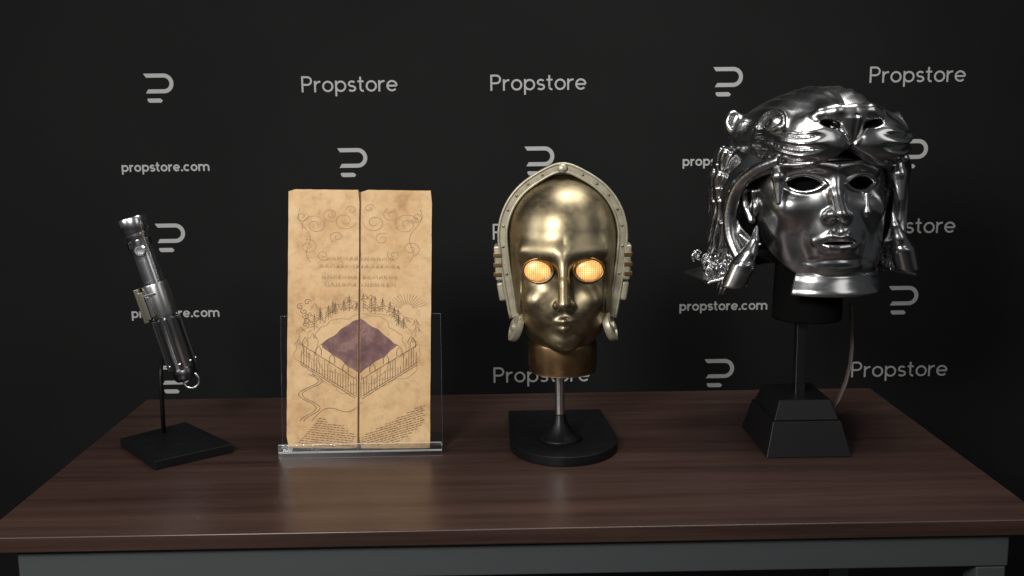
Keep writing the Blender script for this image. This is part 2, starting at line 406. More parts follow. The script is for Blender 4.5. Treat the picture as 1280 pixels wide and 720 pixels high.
# ------------------------------------------------------------------ metal handle on its stand (far left)
Y1 = onz(218, 556).y
C = [onz(150, 548, .017), onz(232, 527, .017), onz(291, 555, .017), onz(193, 577, .017)]
c0 = sum(C, Vector()) / 4; c0.z = 0
st = thing('display_stand', 'small matt black stand with slanted slab base and thin rod, holding the chrome handle', 'stand', c0)
mb = MB(); top = [(p.x - c0.x, p.y - c0.y) for p in C]
if sum(top[i][0] * top[(i + 1) % 4][1] - top[(i + 1) % 4][0] * top[i][1] for i in range(4)) < 0: top = top[::-1]
mb.prism(top, .0005, .017, Matrix.Identity(4)); mb.build('base', M['black'], st, bevel=.0012)
YH = Y1 + .005
A_ = at(163.5, 272, YH); B_ = at(234, 474, YH)
rodb = onz(205.5, 540, .017); rodb = Vector((rodb.x, YH + .02, .017)); 
ax = (B_ - A_).normalized(); LEN = (B_ - A_).length
rt = A_ + ax * LEN * .90
rt2 = Vector((at(202, 452, YH + .034).x, YH + .034, rt.z))
mb = MB(); mb.tube([rodb - c0, Vector((rt2.x, rt2.y - .012, rt2.z - .03)) - c0, rt2 - c0], .0042, 12); mb.build('rod', M['black'], st, smooth=True)

hd = thing('metal_handle', 'polished chrome cylinder handle with dark ribbed grip, tilted on its thin black rod', 'handle', B_)
zax = -ax; xax = Vector((0, -1, 0)); xax = (xax - zax * xax.dot(zax)).normalized(); yax = zax.cross(xax)
HM = Matrix((xax, yax, zax)).transposed().to_4x4()   # local x faces the camera, local z runs up the handle
hd.rotation_euler = HM.to_euler()
s = pxs(YH); Lp = LEN / s    # about 214 px long
def zt(t): return LEN * (1 - t)          # t from the top
r = 15 * s
def ringset(prof): return [(a * s, zt(b)) for a, b in prof]
mb = MB(); mb.lathe(ringset([(12, .985), (13.6, .975), (13.6, .385), (12.9, .383), (12.9, .378), (13.6, .376), (13.6, .26), (12.9, .258), (12.9, .253), (13.6, .251), (13.6, .13), (14.2, .12), (14.8, .105), (14.8, .10)]), 48); smooth_by_angle(mb.build('tube', M['chrome'], hd))
mb = MB(); mb.lathe(ringset([(14, .105), (15.5, .10), (15.5, .085), (17, .075), (17.4, .01), (16.6, 0), (14, 0), (13, .012), (13, .05), (1, .05)]), 48); smooth_by_angle(mb.build('collar', M['chrome'], hd))
mb = MB()
for q in range(3):
    a = R(-40 + q * 55); mb.box((14.5 * s * math.cos(a), 14.5 * s * math.sin(a), zt(.155)), (4 * s, 6 * s, 9 * s), Matrix.Rotation(a, 3, 'Z'))
mb.build('lug', M['dark_metal'], hd, bevel=.0008)
bm_ = MB(); a = R(10); Mr = Matrix.Rotation(a, 3, 'Z') @ Matrix.Rotation(R(90), 3, 'Y')
bm_.lathe([(7.5 * s, 0), (7.5 * s, 3 * s), (6 * s, 4.5 * s), (4.5 * s, 4.5 * s), (4 * s, 3.2 * s), (.2 * s, 3.0 * s)], 28, (13 * s * math.cos(a), 13 * s * math.sin(a), zt(.195)), Mr)
smooth_by_angle(bm_.build('button', M['chrome'], hd))
# clamp ring and its lever box at mid length
mb = MB(); mb.lathe(ringset([(13.8, .60), (16.2, .597), (16.5, .59), (16.5, .41), (16.1, .402), (13.8, .40)]), 48); cl = smooth_by_angle(mb.build('clamp_ring', M['dark_metal'], hd))
cl.data.materials.clear(); cl.data.materials.append(M['steel'])
mb = MB(); mb.box((6 * s, -19.5 * s, zt(.505)), (18 * s, 6.5 * s, 44 * s)); mb.box((14 * s, -15.5 * s, zt(.51)), (4 * s, 7 * s, 36 * s))
mb.build('clamp_box', M['brass'], hd, bevel=.0012)
mb = MB(); mb.box((16.6 * s, -4 * s, zt(.455)), (2.2 * s, 16 * s, 3 * s)); mb.box((17.2 * s, -8 * s, zt(.52)), (2.5 * s, 4.5 * s, 26 * s)); mb.build('clamp_lever', M['chrome'], hd, bevel=.0006)
for q in range(8):
    a = R(q * 45 + 12); mb = MB(); mb.box((15.8 * s * math.cos(a), 15.8 * s * math.sin(a), zt(.77)), (6 * s, 4.6 * s, Lp * .31 * s), Matrix.Rotation(a, 3, 'Z'))
    mb.build('grip', M['rubber'], hd, bevel=.0014, seg=3)
    mb = MB(); mb.lathe([(2 * s, 0), (2 * s, 1.2 * s), (.2 * s, 1.8 * s)], 12, (18.4 * s * math.cos(a), 18.4 * s * math.sin(a), zt(.89)), Matrix.Rotation(a, 3, 'Z') @ Matrix.Rotation(R(90), 3, 'Y')); mb.build('rivet', M['chrome'], hd, smooth=True)
mb = MB(); mb.lathe(ringset([(.5, 1.0), (12.5, 1.0), (14.8, .985), (15.1, .93), (13.6, .92)]), 40); smooth_by_angle(mb.build('end_cap', M['dark_metal'], hd))
mb = MB(); mb.tube([Vector((4 * s, 6 * s + 10 * s * math.cos(t), zt(1.0) - 2 * s + 10 * s * math.sin(t))) for t in np.linspace(R(-180), R(180), 40)], 1.7 * s, 10, cap=False); mb.build('ring', M['chrome'], hd, smooth=True)

# ------------------------------------------------------------------ acrylic stand with the folded parchment
YA = onz(450, 571).y
LEAN = R(9.5)
pl, pr = onz(350, 571), onz(553, 566); wA = (pr.x - pl.x); xc = (pl.x + pr.x) / 2
asd = thing('acrylic_stand', 'clear acrylic easel stand holding up the folded parchment', 'stand', (xc, YA, 0))
rz = math.atan2(pr.y - pl.y, pr.x - pl.x); asd.rotation_euler = (0, 0, rz * .35)
ht = .245; t = .004
back = MB()
def edged(o):
    ar = sorted(p.area for p in o.data.polygons)[-2] * .9
    o.data.materials.append(M['acrylic_edge'])
    for p in o.data.polygons:
        if p.area < ar: p.material_index = 1
    return o
Ml = Matrix.Rotation(-LEAN, 3, 'X')
P0 = Vector((0, .036, .010))
back.box(P0 + Ml @ Vector((0, 0, ht / 2)), (wA, t, ht), Ml); edged(back.build('back_plate', M['acrylic'], asd, bevel=.0006))
mb = MB(); mb.box((0, .016, .0105), (wA, .031, .004)); edged(mb.build('shelf', M['acrylic'], asd, bevel=.0006))
mb = MB(); mb.box((0, -.002, .013), (wA, .004, .026)); edged(mb.build('lip', M['acrylic'], asd, bevel=.0006))
mb = MB(); mb.box((0, .075, .0025), (wA, .10, .004)); mb.build('foot', M['acrylic'], asd, bevel=.0006)

bl_, br_ = at(359, 557.5, YA + .014), at(537.5, 557, YA + .014); Hm = 320 * pxs(YA) * 1.052
wM = br_.x - bl_.x
pm = thing('parchment_folder', 'tall aged parchment folder of two hinged leaves with brown ink sketches, in the acrylic stand', 'folder', ((bl_.x + br_.x) / 2, YA + .012, .0135))
pm.rotation_euler = (-LEAN, R(1.4), rz * .35)
gap = .0035; hw = wM / 2
def leaf(sgn):
    # an outline with slightly worn edges, 5 mm thick
    x0, x1 = (gap / 2, hw) if sgn > 0 else (-hw, -gap / 2)
    pts = []; rnd = random.Random(3 + sgn)
    def seg(a, b, n):
        for i in range(n):
            t_ = i / n; j = rnd.uniform(-.0003, .0003) if i else 0
            d = Vector(b) - Vector(a); nn = Vector((-d.y, d.x)).normalized(); p = Vector(a).lerp(Vector(b), t_) + nn * j; pts.append((p.x, p.y))
    c = .004
    seg((x0 + c, 0), (x1 - c, 0), 14); seg((x1, c * .5), (x1, Hm - c), 24); seg((x1 - c * .6, Hm), (x0 + c, Hm), 14); seg((x0, Hm - c), (x0, c * .5), 24)
    Mx = Matrix.Rotation(R(90), 4, 'X')       # local x right, y up, z toward the viewer
    mb = MB(); mb.prism(pts, 0, .004, Mx)
    o = mb.build('leaf', M['paper'], pm)
    o.data.materials.append(M['paper_edge'])
    for p in o.data.polygons:
        if abs(p.normal.y) < .5: p.material_index = 1
    return o
leafL, leafR = leaf(-1), leaf(1)
mb = MB(); mb.box((0, .0012, Hm / 2), (hw * 1.9, .0016, Hm * .985)); mb.build('backing', M['paper_edge'], pm)
class Ink:
    def __init__(s): s.l = MB(); s.r = MB()
    def line(s, P, w):
        # ribbon on the front face; P in sheet px from the centre/bottom, split at the fold
        k = pxs(YA)
        for side, mb in ((-1, s.l), (1, s.r)):
            run = []
            for x, z in list(P) + [None]  if False else P:
                if x * side > 1.6 and abs(x) < 87 and 1.5 < z < 330: run.append((x * k, z * k))
                else:
                    s._rib(mb, run, w); run = []
            s._rib(mb, run, w)
    def _rib(s, mb, run, w):
        if len(run) < 2: return
        v = []; n = len(run); k = pxs(YA)
        for i in range(n):
            a, b = run[max(i - 1, 0)], run[min(i + 1, n - 1)]; d = Vector((b[0] - a[0], b[1] - a[1]))
            if d.length < 1e-9: d = Vector((1, 0))
            d.normalize(); nn = Vector((-d.y, d.x)) * w * k / 2 * (.7 + .5 * random.random())
            v += [(run[i][0] + nn.x, -.0043, run[i][1] + nn.y), (run[i][0] - nn.x, -.0043, run[i][1] - nn.y)]
        mb.add(v, [(2 * i, 2 * i + 1, 2 * i + 3, 2 * i + 2) for i in range(n - 1)])
    def build(s, m):
        for mb, lf in ((s.l, leafL), (s.r, leafR)):
            if mb.f: mb.build('ink_drawing', m, lf)
ink, faint = Ink(), Ink(); rnd = random.Random(11)
wob = lambda a: rnd.uniform(-a, a)
# plum blot in the middle: a soft, many-sided patch
k = pxs(YA)
blot = []
for a in np.linspace(0, 2 * math.pi, 90, endpoint=False):
    rr = 1 + .022 * math.sin(9 * a + 1) + .018 * math.sin(17 * a)
    blot.append((50 * rr * math.copysign(abs(math.cos(a)) ** 1.9, math.cos(a)), 134 + 36 * rr * math.copysign(abs(math.sin(a)) ** 1.9, math.sin(a))))
def clip(poly, side):
    out = []; n = len(poly); c = 1.4 * side
    for i in range(n):
        p, q = poly[i], poly[(i + 1) % n]; pi, qi = (p[0] - c) * side > 0, (q[0] - c) * side > 0
        if pi: out.append(p)
        if pi != qi:
            t_ = (c - p[0]) / (q[0] - p[0]); out.append((c, p[1] + t_ * (q[1] - p[1])))
    return out
for side, lf in ((-1, leafL), (1, leafR)):
    pc = clip(blot, side); mb = MB(); mb.add([(x * k, -.00415, z * k) for x, z in pc], [tuple(range(len(pc)))[::1]]); mb.build('plum_patch', M['plum'], lf)
# curls along the top
def spiral(cx, cz, r0, turns, a0, w, tgt):
    tgt.line([(cx + r0 * (1 - t_ * .8) * math.cos(a0 + t_ * turns * 6.283) * 1.25, cz + r0 * (1 - t_ * .8) * math.sin(a0 + t_ * turns * 6.283)) for t_ in np.linspace(0, 1, 40)], w)
for sg in (-1, 1):
    for cx, cz, r_, tn, a0 in ((58, 290, 14, 1.6, .4), (40, 304, 9, 1.4, 2), (20, 296, 12, 1.5, 3), (66, 262, 10, 1.5, 5), (30, 274, 8, 1.3, 1), (46, 252, 7, 1.4, 2.5), (74, 300, 7, 1.3, 3.5), (12, 312, 6, 1.2, 0)):
        spiral(sg * cx + wob(2), cz + wob(2), r_, tn * sg, a0 + (0 if sg > 0 else 3.14), .9, faint)
    faint.line([(sg * (78 - 16 * t_ + 5 * math.sin(9 * t_)), 312 - 70 * t_) for t_ in np.linspace(0, 1, 30)], .9)
# abstract ruled ornament bands under the curls
for row, z in enumerate((236, 222, 212, 246)):
    x = -52 + row * 3
    while x < 52 - row * 3:
        L_ = rnd.uniform(3, 7); 
        faint.line([(x + i * L_ / 6, z + (4 if i % 2 else -2) * (.5 + .5 * rnd.random())) for i in range(7)], 1.0); x += L_ + 2
# nested contour rings and small hills round the blot, like any old survey map
for ring in range(3):
    g_ = 1.16 + .22 * ring; ph = rnd.uniform(0, 6)
    cut = [rnd.uniform(0, 6.28) for _ in range(3)]
    run = []
    for a in np.linspace(0, 2 * math.pi, 150):
        rr = g_ * (1 + .05 * math.sin(5 * a + ph) + .035 * math.sin(11 * a + 2 * ph) + .015 * math.sin(23 * a))
        p = (50 * rr * math.cos(a), 132 + 36 * rr * math.sin(a))
        if any(abs(a - c_) < .12 for c_ in cut):
            faint.line(run, .85); run = []
        else: run.append(p)
    faint.line(run, .85)
def hill(cx, cz, w_, h_, tgt):
    tgt.line([(cx - w_, cz), (cx - w_ * .5, cz + h_ * .55), (cx - w_ * .1, cz + h_), (cx + w_ * .35, cz + h_ * .6), (cx + w_, cz)], .95)
    for q in range(3): tgt.line([(cx + w_ * (.05 + .2 * q), cz + h_ * (.85 - .25 * q)), (cx + w_ * (.2 + .22 * q), cz + h_ * (.1 + .05 * q))], .7)
# a terrace of cliffs below the blot, ruled with short upright strokes
for dz, w_ in ((0, .9), (3, .7), (26, .9)):
    ink.line([(x, 62 + abs(x) * .62 + dz + wob(.5)) for x in np.linspace(-76, 76, 50)], w_)
for x in np.arange(-75, 76, 3.4):
    b_ = 62 + abs(x) * .62; h_ = rnd.choice((26, 26, 18, 12, 22)); ink.line([(x + wob(.4), b_ + 2), (x + wob(.6), b_ + h_)], .7)
for x in np.arange(-70, 71, 17.5):
    b_ = 62 + abs(x) * .62 + 26; ink.line([(x - 3.5, b_), (x - 3.5, b_ + 7), (x, b_ + 13), (x + 3.5, b_ + 7), (x + 3.5, b_)], .9)
def fir(cx, cz, h_, tgt):
    tgt.line([(cx, cz), (cx, cz + h_)], .7)
    for q in range(5):
        w_ = h_ * .26 * (1 - q / 5.5); z_ = cz + h_ * (.2 + .16 * q)
        tgt.line([(cx - w_, z_ - 1.5), (cx, z_ + 1.5), (cx + w_, z_ - 1.5)], .7)
for q in range(18):
    a = R(15 + q * 8.8); fir(58 * math.cos(a) + wob(3), 146 + 34 * math.sin(a) + wob(3), rnd.uniform(13, 24), ink)
for i in range(20):
    a = 2 * math.pi * i / 34 + wob(.08); k2 = rnd.uniform(1.12, 1.62)
    hill(50 * k2 * math.cos(a), 140 + 36 * k2 * math.sin(a), rnd.uniform(4.5, 8), rnd.uniform(6, 10), faint)
# winding path lines at left and rows of fine dashes (terraces) at the foot
for off in (0, 5):
    ink.line([(-66 + off + 14 * math.sin(t_ * 11) * (1 - .3 * t_), 96 - 62 * t_) for t_ in np.linspace(0, 1, 60)], .8)
ink.line([(-60 + 64 * t_, 36 + 26 * t_ + 8 * math.sin(6 * t_)) for t_ in np.linspace(0, 1, 40)], .8)
for row in range(13):
    z = 3.5 + row * 3.1
    def f1(x): return 20 * math.exp(-((x + 45) / 24) ** 2)
    x = -78 + row * 2.4
    while x < -6:
        L_ = rnd.uniform(2.5, 6)
        if z < 40 - abs(x + 45) * .45 + 3 * math.sin(x * .2): faint2 = ink.line([(x, z - (x + 45) * .10), (x + L_ * .5, z - (x + L_ * .5 + 45) * .10 + wob(.5)), (x + L_, z - (x + L_ + 45) * .10)], 1.05)
        x += L_ + 1.2
for row in range(17):
    z = 3 + row * 3.0
    x = 4
    while x < 84:
        L_ = rnd.uniform(2.5, 6); zz = z + (x - 40) * .30
        if 4 < zz < 14 + x * .52 and zz > (x - 42) * .75: ink.line([(x, zz), (x + L_ * .5, zz + L_ * .15 + wob(.5)), (x + L_, zz + L_ * .30)], 1.05)
        x += L_ + 1.2
for q in range(16):
    a = R(10 + q * 10); faint.line([(62 + 8 * math.cos(a), 180 + 8 * math.sin(a)), (62 + 26 * math.cos(a), 180 + 22 * math.sin(a))], .8)
for q in range(6): spiral(-72 + wob(5), 190 - q * 6, 4, 1.2, q, .8, ink)
ink.build(M['ink']); faint.build(M['ink_faint'])

# ------------------------------------------------------------------ gold head on its stand
YG = onz(702, 540).y
bx0, bx1 = onz(637, 545, .02).x, onz(772, 545, .02).x; yb_, yf_ = onz(700, 512, .018).y, onz(700, 572, .018).y
gs = thing('head_stand', 'matt black rounded plate stand with a bright steel pole, under the gold head', 'stand', ((bx0 + bx1) / 2, (yb_ + yf_) / 2, 0))
wB, dB = (bx1 - bx0), (yb_ - yf_)
poly = [(-wB / 2, dB / 2), (-wB / 2, -dB * .12)] + [(-wB / 2 * math.cos(a), -dB * .12 - (dB * .38) * math.sin(a)) for a in np.linspace(.08, math.pi - .08, 28)] + [(wB / 2, -dB * .12), (wB / 2 * .86, dB / 2)]
mb = MB(); mb.prism(poly, .0005, .018, Matrix.Identity(4)); mb.build('base', M['black'], gs, bevel=.0015)
pc_ = onz(700, 548, .018); px_, py_ = pc_.x - gs.location.x, pc_.y - gs.location.y
mb = MB(); mb.lathe([(.042, .0182), (.036, .022), (.024, .034), (.014, .050), (.0105, .064), (.0095, .066)], 48, (px_, py_, 0)); mb.build('cone', M['black'], gs, smooth=True)
YG = pc_.y
zt_ = at(701, 445, YG).z
mb = MB(); mb.lathe([(.0088, .062), (.0088, zt_)], 32, (px_, py_, 0)); smooth_by_angle(mb.build('pole', M['steel'], gs))

sg = pxs(YG) * 1.01
gc = at(703, 320, YG)
zb = -147
gh = thing('gold_head', 'gold robot head with glowing amber eyes and a pale crown band, on the steel pole', 'robot head', gc + Vector((0, 0, zb * sg)), rz=R(-2.6))
def GOFF(o): o.location = (0, 0, -zb * sg); return o
def goldhead(x, y, z):
    ax_ = np.abs(x)
    d = ell(x, y, z, (0, 10, 32), (70, 74, 70))
    d = smin(d, ell(x, y, z, (0, 2, -32), (64.5, 66, 78)), 30)
    d = smin(d, ell(x, y, z, (0, -18, -76), (47, 40, 38)), 26)
    # brow, nose, cheeks
    d = smin(d, cap(ax_, y, z, (8, -62, 11), (46, -48, 13), 7, 5), 20)
    d = smin(d, cap(ax_, y, z, (34, -50, -48), (22, -50, -60), 14, 12), 20)
    d = smin(d, path_sdf(x, y, z, [(0, -66, 8), (0, -76, -22), (0, -86, -46)], [6, 7, 8]), 10)
    d = smin(d, cap(ax_, y, z, (7, -74, -48), (8, -74, -49), 6), 6)
    d = smax(d, -ell(ax_, y, z, (30, -74, -9), (20, 17, 13)), 5)
    # closed lips
    d = smin(d, cap(ax_, y, z, (0, -67, -70), (17, -59, -72), 4.5, 2), 5)
    d = smin(d, cap(ax_, y, z, (0, -65, -79), (13, -58, -77), 5, 3), 4)
    d = smin(d, ell(x, y, z, (0, -52, -98), (18, 12, 13)), 16)
    # seam of the jaw plate
    zj = z + 62 + .002 * x * x
    front = np.clip((-y - 5) / 20, 0, 1)
    d = d + 1.6 * np.exp(-((ax_ - 50) / 1.6) ** 2) * front * (z < 0)
    return d
GOFF(sdf_obj('face_shell', goldhead, (-80, -100, -120), (80, 92, 108), 1.6, sg, M['gold'], gh))
for sx in (-1, 1):
    mb = MB(); V = []; n = 20
    mb.lathe([(17.5 * math.sin(a) , 5.5 * math.cos(a)) for a in np.linspace(.02, math.pi - .02, 14)], 40, (0, 0, 0), Matrix.Rotation(R(90), 3, 'X'))
    mb.v = [((p[0] + sx * 30) * sg, (p[1] - 58.5) * sg, (p[2] * .78 - 9) * sg) for p in mb.v]
    GOFF(mb.build('eye_lamp', M['lamp'], gh, smooth=True))
    mb = MB(); mb.tube([((sx * 30 + 18.2 * math.cos(t)) * sg, (-62.2 + 2.6 * math.cos(t) * sx) * sg, (-9 + 14.4 * math.sin(t)) * sg) for t in np.linspace(0, 2 * math.pi, 48)], 1.5 * sg, 8, cap=False)
    GOFF(mb.build('eye_bezel', M['gold_dark'], gh, smooth=True))
# crown band: a ribbon swept over the head from ear to ear
def sweep(path, nrm, wdt, thk):
    # path: points; nrm: outward normals; ribbon width along y
    v = []; f = []
    for p, n_, w_ in zip(path, nrm, wdt):
        for a, b in ((-.5, 0), (.5, 0), (.5, 1), (-.5, 1)): v.append((p[0] + n_[0] * thk * b, p[1] + a * w_, p[2] + n_[1] * thk * b))
    for i in range(len(path) - 1):
        for q in range(4): f.append((i * 4 + q, i * 4 + (q + 1) % 4, i * 4 + 4 + (q + 1) % 4, i * 4 + 4 + q))
    n = len(path) - 1; f += [(3, 2, 1, 0), (n * 4, n * 4 + 1, n * 4 + 2, n * 4 + 3)]; return v, f
ths = np.linspace(R(-134), R(134), 90); path = []; nr = []; wd_ = []
for a in ths:
    r_x, r_z, zc = 68.5, 73.5, 26
    x = r_x * math.sin(a); z = zc + r_z * math.cos(a) + 6 * math.exp(-(a / .30) ** 2)
    if z < zc: x = math.copysign(r_x - 17 * (((abs(a) - R(90)) / R(52))) ** 1.4, x); z = zc + (abs(a) - R(90)) / R(52) * -118
    path.append((x * sg, -8 * sg, z * sg)); n_ = Vector((math.sin(a), max(math.cos(a), -.1))).normalized(); nr.append((n_.x, n_.y)); wd_.append(18 * sg)
mb = MB(); mb.add(*sweep(path, nr, wd_, 11 * sg)); bnd = GOFF(mb.build('crown_band', M['gold_pale'], gh, bevel=.0016))
for ro in (.6, 10.2):      # raised rims along both edges of the band's face
    mb = MB(); P2 = [(p[0] + n_[0] * ro * sg, p[1] - 9.5 * sg, p[2] + n_[1] * ro * sg) for p, n_ in zip(path, nr)]
    mb.tube(P2, 1.7 * sg, 8); GOFF(mb.build('band_rim', M['gold_pale'], gh, smooth=True))
for sx in (-1, 1):
    for q in range(8, 40, 5):
        p, n_ = path[q if sx < 0 else 89 - q], nr[q if sx < 0 else 89 - q]; mb = MB()
        mb.lathe([(1.6 * sg, 0), (1.6 * sg, 1.2 * sg), (.2 * sg, 1.8 * sg)], 12, (p[0] + n_[0] * 5.4 * sg, p[1] - 9 * sg, p[2] + n_[1] * 5.4 * sg), Matrix.Rotation(R(90), 3, 'X'))
        GOFF(mb.build('band_rivet', M['gold'], gh, smooth=True))
mb = MB(); mb.lathe([(6 * sg, 0), (6 * sg, 3 * sg), (4 * sg, 5 * sg), (.3 * sg, 5.5 * sg)], 24, (0, -17 * sg, 110 * sg), Matrix.Rotation(R(80), 3, 'X')); GOFF(mb.build('crown_stud', M['gold_pale'], gh, smooth=True))
for sx in (-1, 1):
    mb = MB()
    mb.box((sx * 79 * sg, -6 * sg, -6 * sg), (10 * sg, 26 * sg, 44 * sg), Matrix.Rotation(R(sx * 3), 3, 'Y')); mb.box((sx * 76 * sg, -6 * sg, -42 * sg), (9 * sg, 22 * sg, 24 * sg), Matrix.Rotation(R(sx * 9), 3, 'Y'))
    GOFF(mb.build('side_housing', M['gold_pale'], gh, bevel=.004, seg=3))
    mb = MB()
    for zz in (-20, -8, 4): mb.box((sx * 80.5 * sg, -8 * sg, zz * sg), (10 * sg, 25 * sg, 5.5 * sg))
    GOFF(mb.build('side_fin', M['gold_dark'], gh, bevel=.0008))
    mb = MB(); Mr = Matrix.Rotation(R(sx * 70), 3, 'Y') @ Matrix.Rotation(R(12), 3, 'X')
    mb.lathe([(17 * sg, -3 * sg), (18.5 * sg, 0), (18 * sg, 5 * sg), (13 * sg, 6 * sg), (11.5 * sg, 4 * sg), (6 * sg, 4 * sg), (5 * sg, 8 * sg), (.3 * sg, 8.5 * sg)], 40, (sx * 57 * sg, -24 * sg, -86 * sg), Mr)
    GOFF(smooth_by_angle(mb.build('ear_disc', M['gold_pale'], gh), 50))
mb = MB(); prof = [(36, -100), (42, -106), (43.5, -112), (43.5, -140), (42, -144), (42.5, -147), (40, -147.5), (38, -140)]
mb.lathe([(a * sg, b * sg) for a, b in prof], 64, (0, 4 * sg, 0)); GOFF(smooth_by_angle(mb.build('neck', M['gold_dark'], gh)))
mb = MB(); mb.lathe([(.004, -150 * sg), (41 * sg, -146 * sg), (41 * sg, -143 * sg), (.004, -143 * sg)], 40, (0, 4 * sg, 0)); GOFF(mb.build('neck_floor', M['dark_metal'], gh))

# ------------------------------------------------------------------ helmet stand
f0, f1 = onz(958, 573), onz(1065, 571.5); wS = f1.x - f0.x; yF = (f0.y + f1.y) / 2; yBk = onz(932, 533).y
dS = min(max(yBk - yF, .12), .22)
hs = thing('helmet_stand', 'stepped black wooden plinth with steel post and black bust inside the silver helmet', 'stand', ((f0.x + f1.x) / 2, yF + dS / 2, 0))
def frus(mb, w0, d0, z0, w1, d1, z1):
    v = [(sx * w / 2, sy * d / 2, z) for w, d, z in ((w0, d0, z0), (w1, d1, z1)) for sx, sy in ((-1, -1), (1, -1), (1, 1), (-1, 1))]
    mb.add(v, [(3, 2, 1, 0), (4, 5, 6, 7)] + [(i, (i + 1) % 4, 4 + (i + 1) % 4, 4 + i) for i in range(4)])
zz1 = at(1010, 528, yF + .012).z
zz2 = zz1 + .035
mb = MB(); frus(mb, wS, dS, .0005, wS * .80, dS * .80, zz1); mb.build('plinth_base', M['black_worn'], hs, bevel=.0015)
mb = MB(); frus(mb, wS * .76, dS * .76, zz1 + .0003, wS * .60, dS * .60, zz2); mb.build('plinth_top', M['black_worn'], hs, bevel=.0015)
YP = yF + dS / 2
ppx = at(999, 470, YP).x - hs.location.x
SC = pxs(YP)
zneck = at(1000, 372, YP).z
mb = MB(); mb.box((ppx, 0, (zz2 + zneck) / 2), (.020, .020, zneck - zz2 + .05)); mb.build('post', M['dark_metal'], hs, bevel=.0025)
# helmet frame
HC = at(1020, 235, YP - .01); hyaw = R(25) - math.atan2(HC.x, HC.y)
HB = Vector((HC.x, HC.y, HC.z - 132 * SC))
hm = thing('lion_helmet', 'silver metal helmet with a big cat head over a weeping face mask, on black plinth', 'helmet', HB, rz=hyaw)
def HOFF(o): o.location = (0, 0, 132 * SC); return o
def HP(P): return [tuple(c * SC for c in p) for p in P]

def face_base(x, y, z):
    d = ell(x, y, z, (0, 14, 22), (84, 84, 110))
    d = smin(d, ell(x, y, z, (0, 6, -46), (78, 72, 116)), 30)
    return d
def face_full(x, y, z):
    x = x - .10 * np.clip(-z, 0, 110); a = np.abs(x); d = face_base(x, y, z)
    d = smin(d, ell(a, y, z, (0, -54, -86), (24, 12, 14)), 18)          # chin
    d = smin(d, ell(a, y, z, (46, -44, -20), (18, 14, 14)), 22)         # cheekbones
    d = d + 5.0 * gauss(a - 36, z + 58, 14, 26) * (y < 0)               # hollow cheeks
    d = smin(d, path_sdf(a, y, z, [(4, -70, 30), (26, -69, 33), (54, -50, 24)], [5, 7, 4]), 12)   # brows
    d = d + 7 * gauss(a - 35, z - 9, 24, 15) * (y < 0)                  # sockets
    d = smin(d, path_sdf(x, y, z, [(0, -64, 26), (0, -73, 0), (0, -85, -24)], [6, 6.5, 8.5]), 9)
    d = smin(d, cap(a, y, z, (9, -76, -26), (11, -73, -28), 7, 6.5), 5)
    d = smax(d, -ell(a, y, z, (6.5, -83, -35), (4.2, 8, 3.6)), 2)
    # lids
    al = almond(a - 34.5, z - 10, 19, 7.2)
    d = d - 2.5 * np.exp(-((al - 2) / 2.6) ** 2) * (y < -20)
    # muzzle area, lips
    d = smin(d, ell(x, y, z, (0, -54, -56), (30, 17, 24)), 20)
    d = d + 1.8 * gauss(x, z + 44, 3.5, 8) * (y < 0)
    d = smin(d, path_sdf(a, y, z, [(0, -76, -53), (9, -74, -51.5), (26, -64, -59)], [2.8, 3.5, 2.0]), 5)
    d = smin(d, path_sdf(a, y, z, [(0, -73, -66.5), (12, -71, -65.5), (25, -63, -61)], [4.0, 3.6, 2]), 5)
    d = smax(d, -ell(x, y, z, (0, -74, -60.5), (19, 16, 1.5)), 1.5)
    d = d + 2.2 * np.exp(-((z + 80 + .004 * x * x) / 4.0) ** 2) * gauss(x, 0 * x, 30) * (y < 0)
    # jaw wrinkles above collar
    d = d - 1.3 * np.exp(-((z + 93 - .003 * x * x) / 2.2) ** 2) * gauss(x, 0 * x, 30) * (y < -20)
    return d
cm, sm_ = math.cos(R(6.5)), math.sin(R(6.5))
def face_mask(x, y, z):
    x, y = x * cm - y * sm_, x * sm_ + y * cm
    a = np.abs(x); d = face_full(x, y, z)
    d = smax(d, -(face_base(x - .10 * np.clip(-z, 0, 110), y, z) + 5), 1); d = smax(d, -ell(x - 6, y, z, (0, -60, -60), (15, 10, 6)), 1)
    d = np.maximum(d, -np.maximum(almond(a - 34.5, z - 10, 18, 6.6), y + 20))
    d = smax(d, y - 22, 2); d = smax(d, -106 + np.maximum(0, y + np.where(x < 0, 44, 8)) * 1.25 - z, 3); d = smax(d, z - 37, 2)
    return d
HOFF(sdf_obj('face_mask', face_mask, (-98, -104, -108), (98, 38, 70), 1.35, SC, M['silver'], hm))
# teardrop below one eye
def tear(x, y, z):
    x, y = x * cm - y * sm_, x * sm_ + y * cm
    return smin(cap(x, y, z, (40, -63, -3), (41.5, -63.5, -24), 2.0, 4.2), ell(x, y, z, (41.5, -63, -26), (5.2, 4.6, 6)), 3)
HOFF(sdf_obj('teardrop', tear, (24, -84, -36), (46, -56, 4), .6, SC, M['silver'], hm))
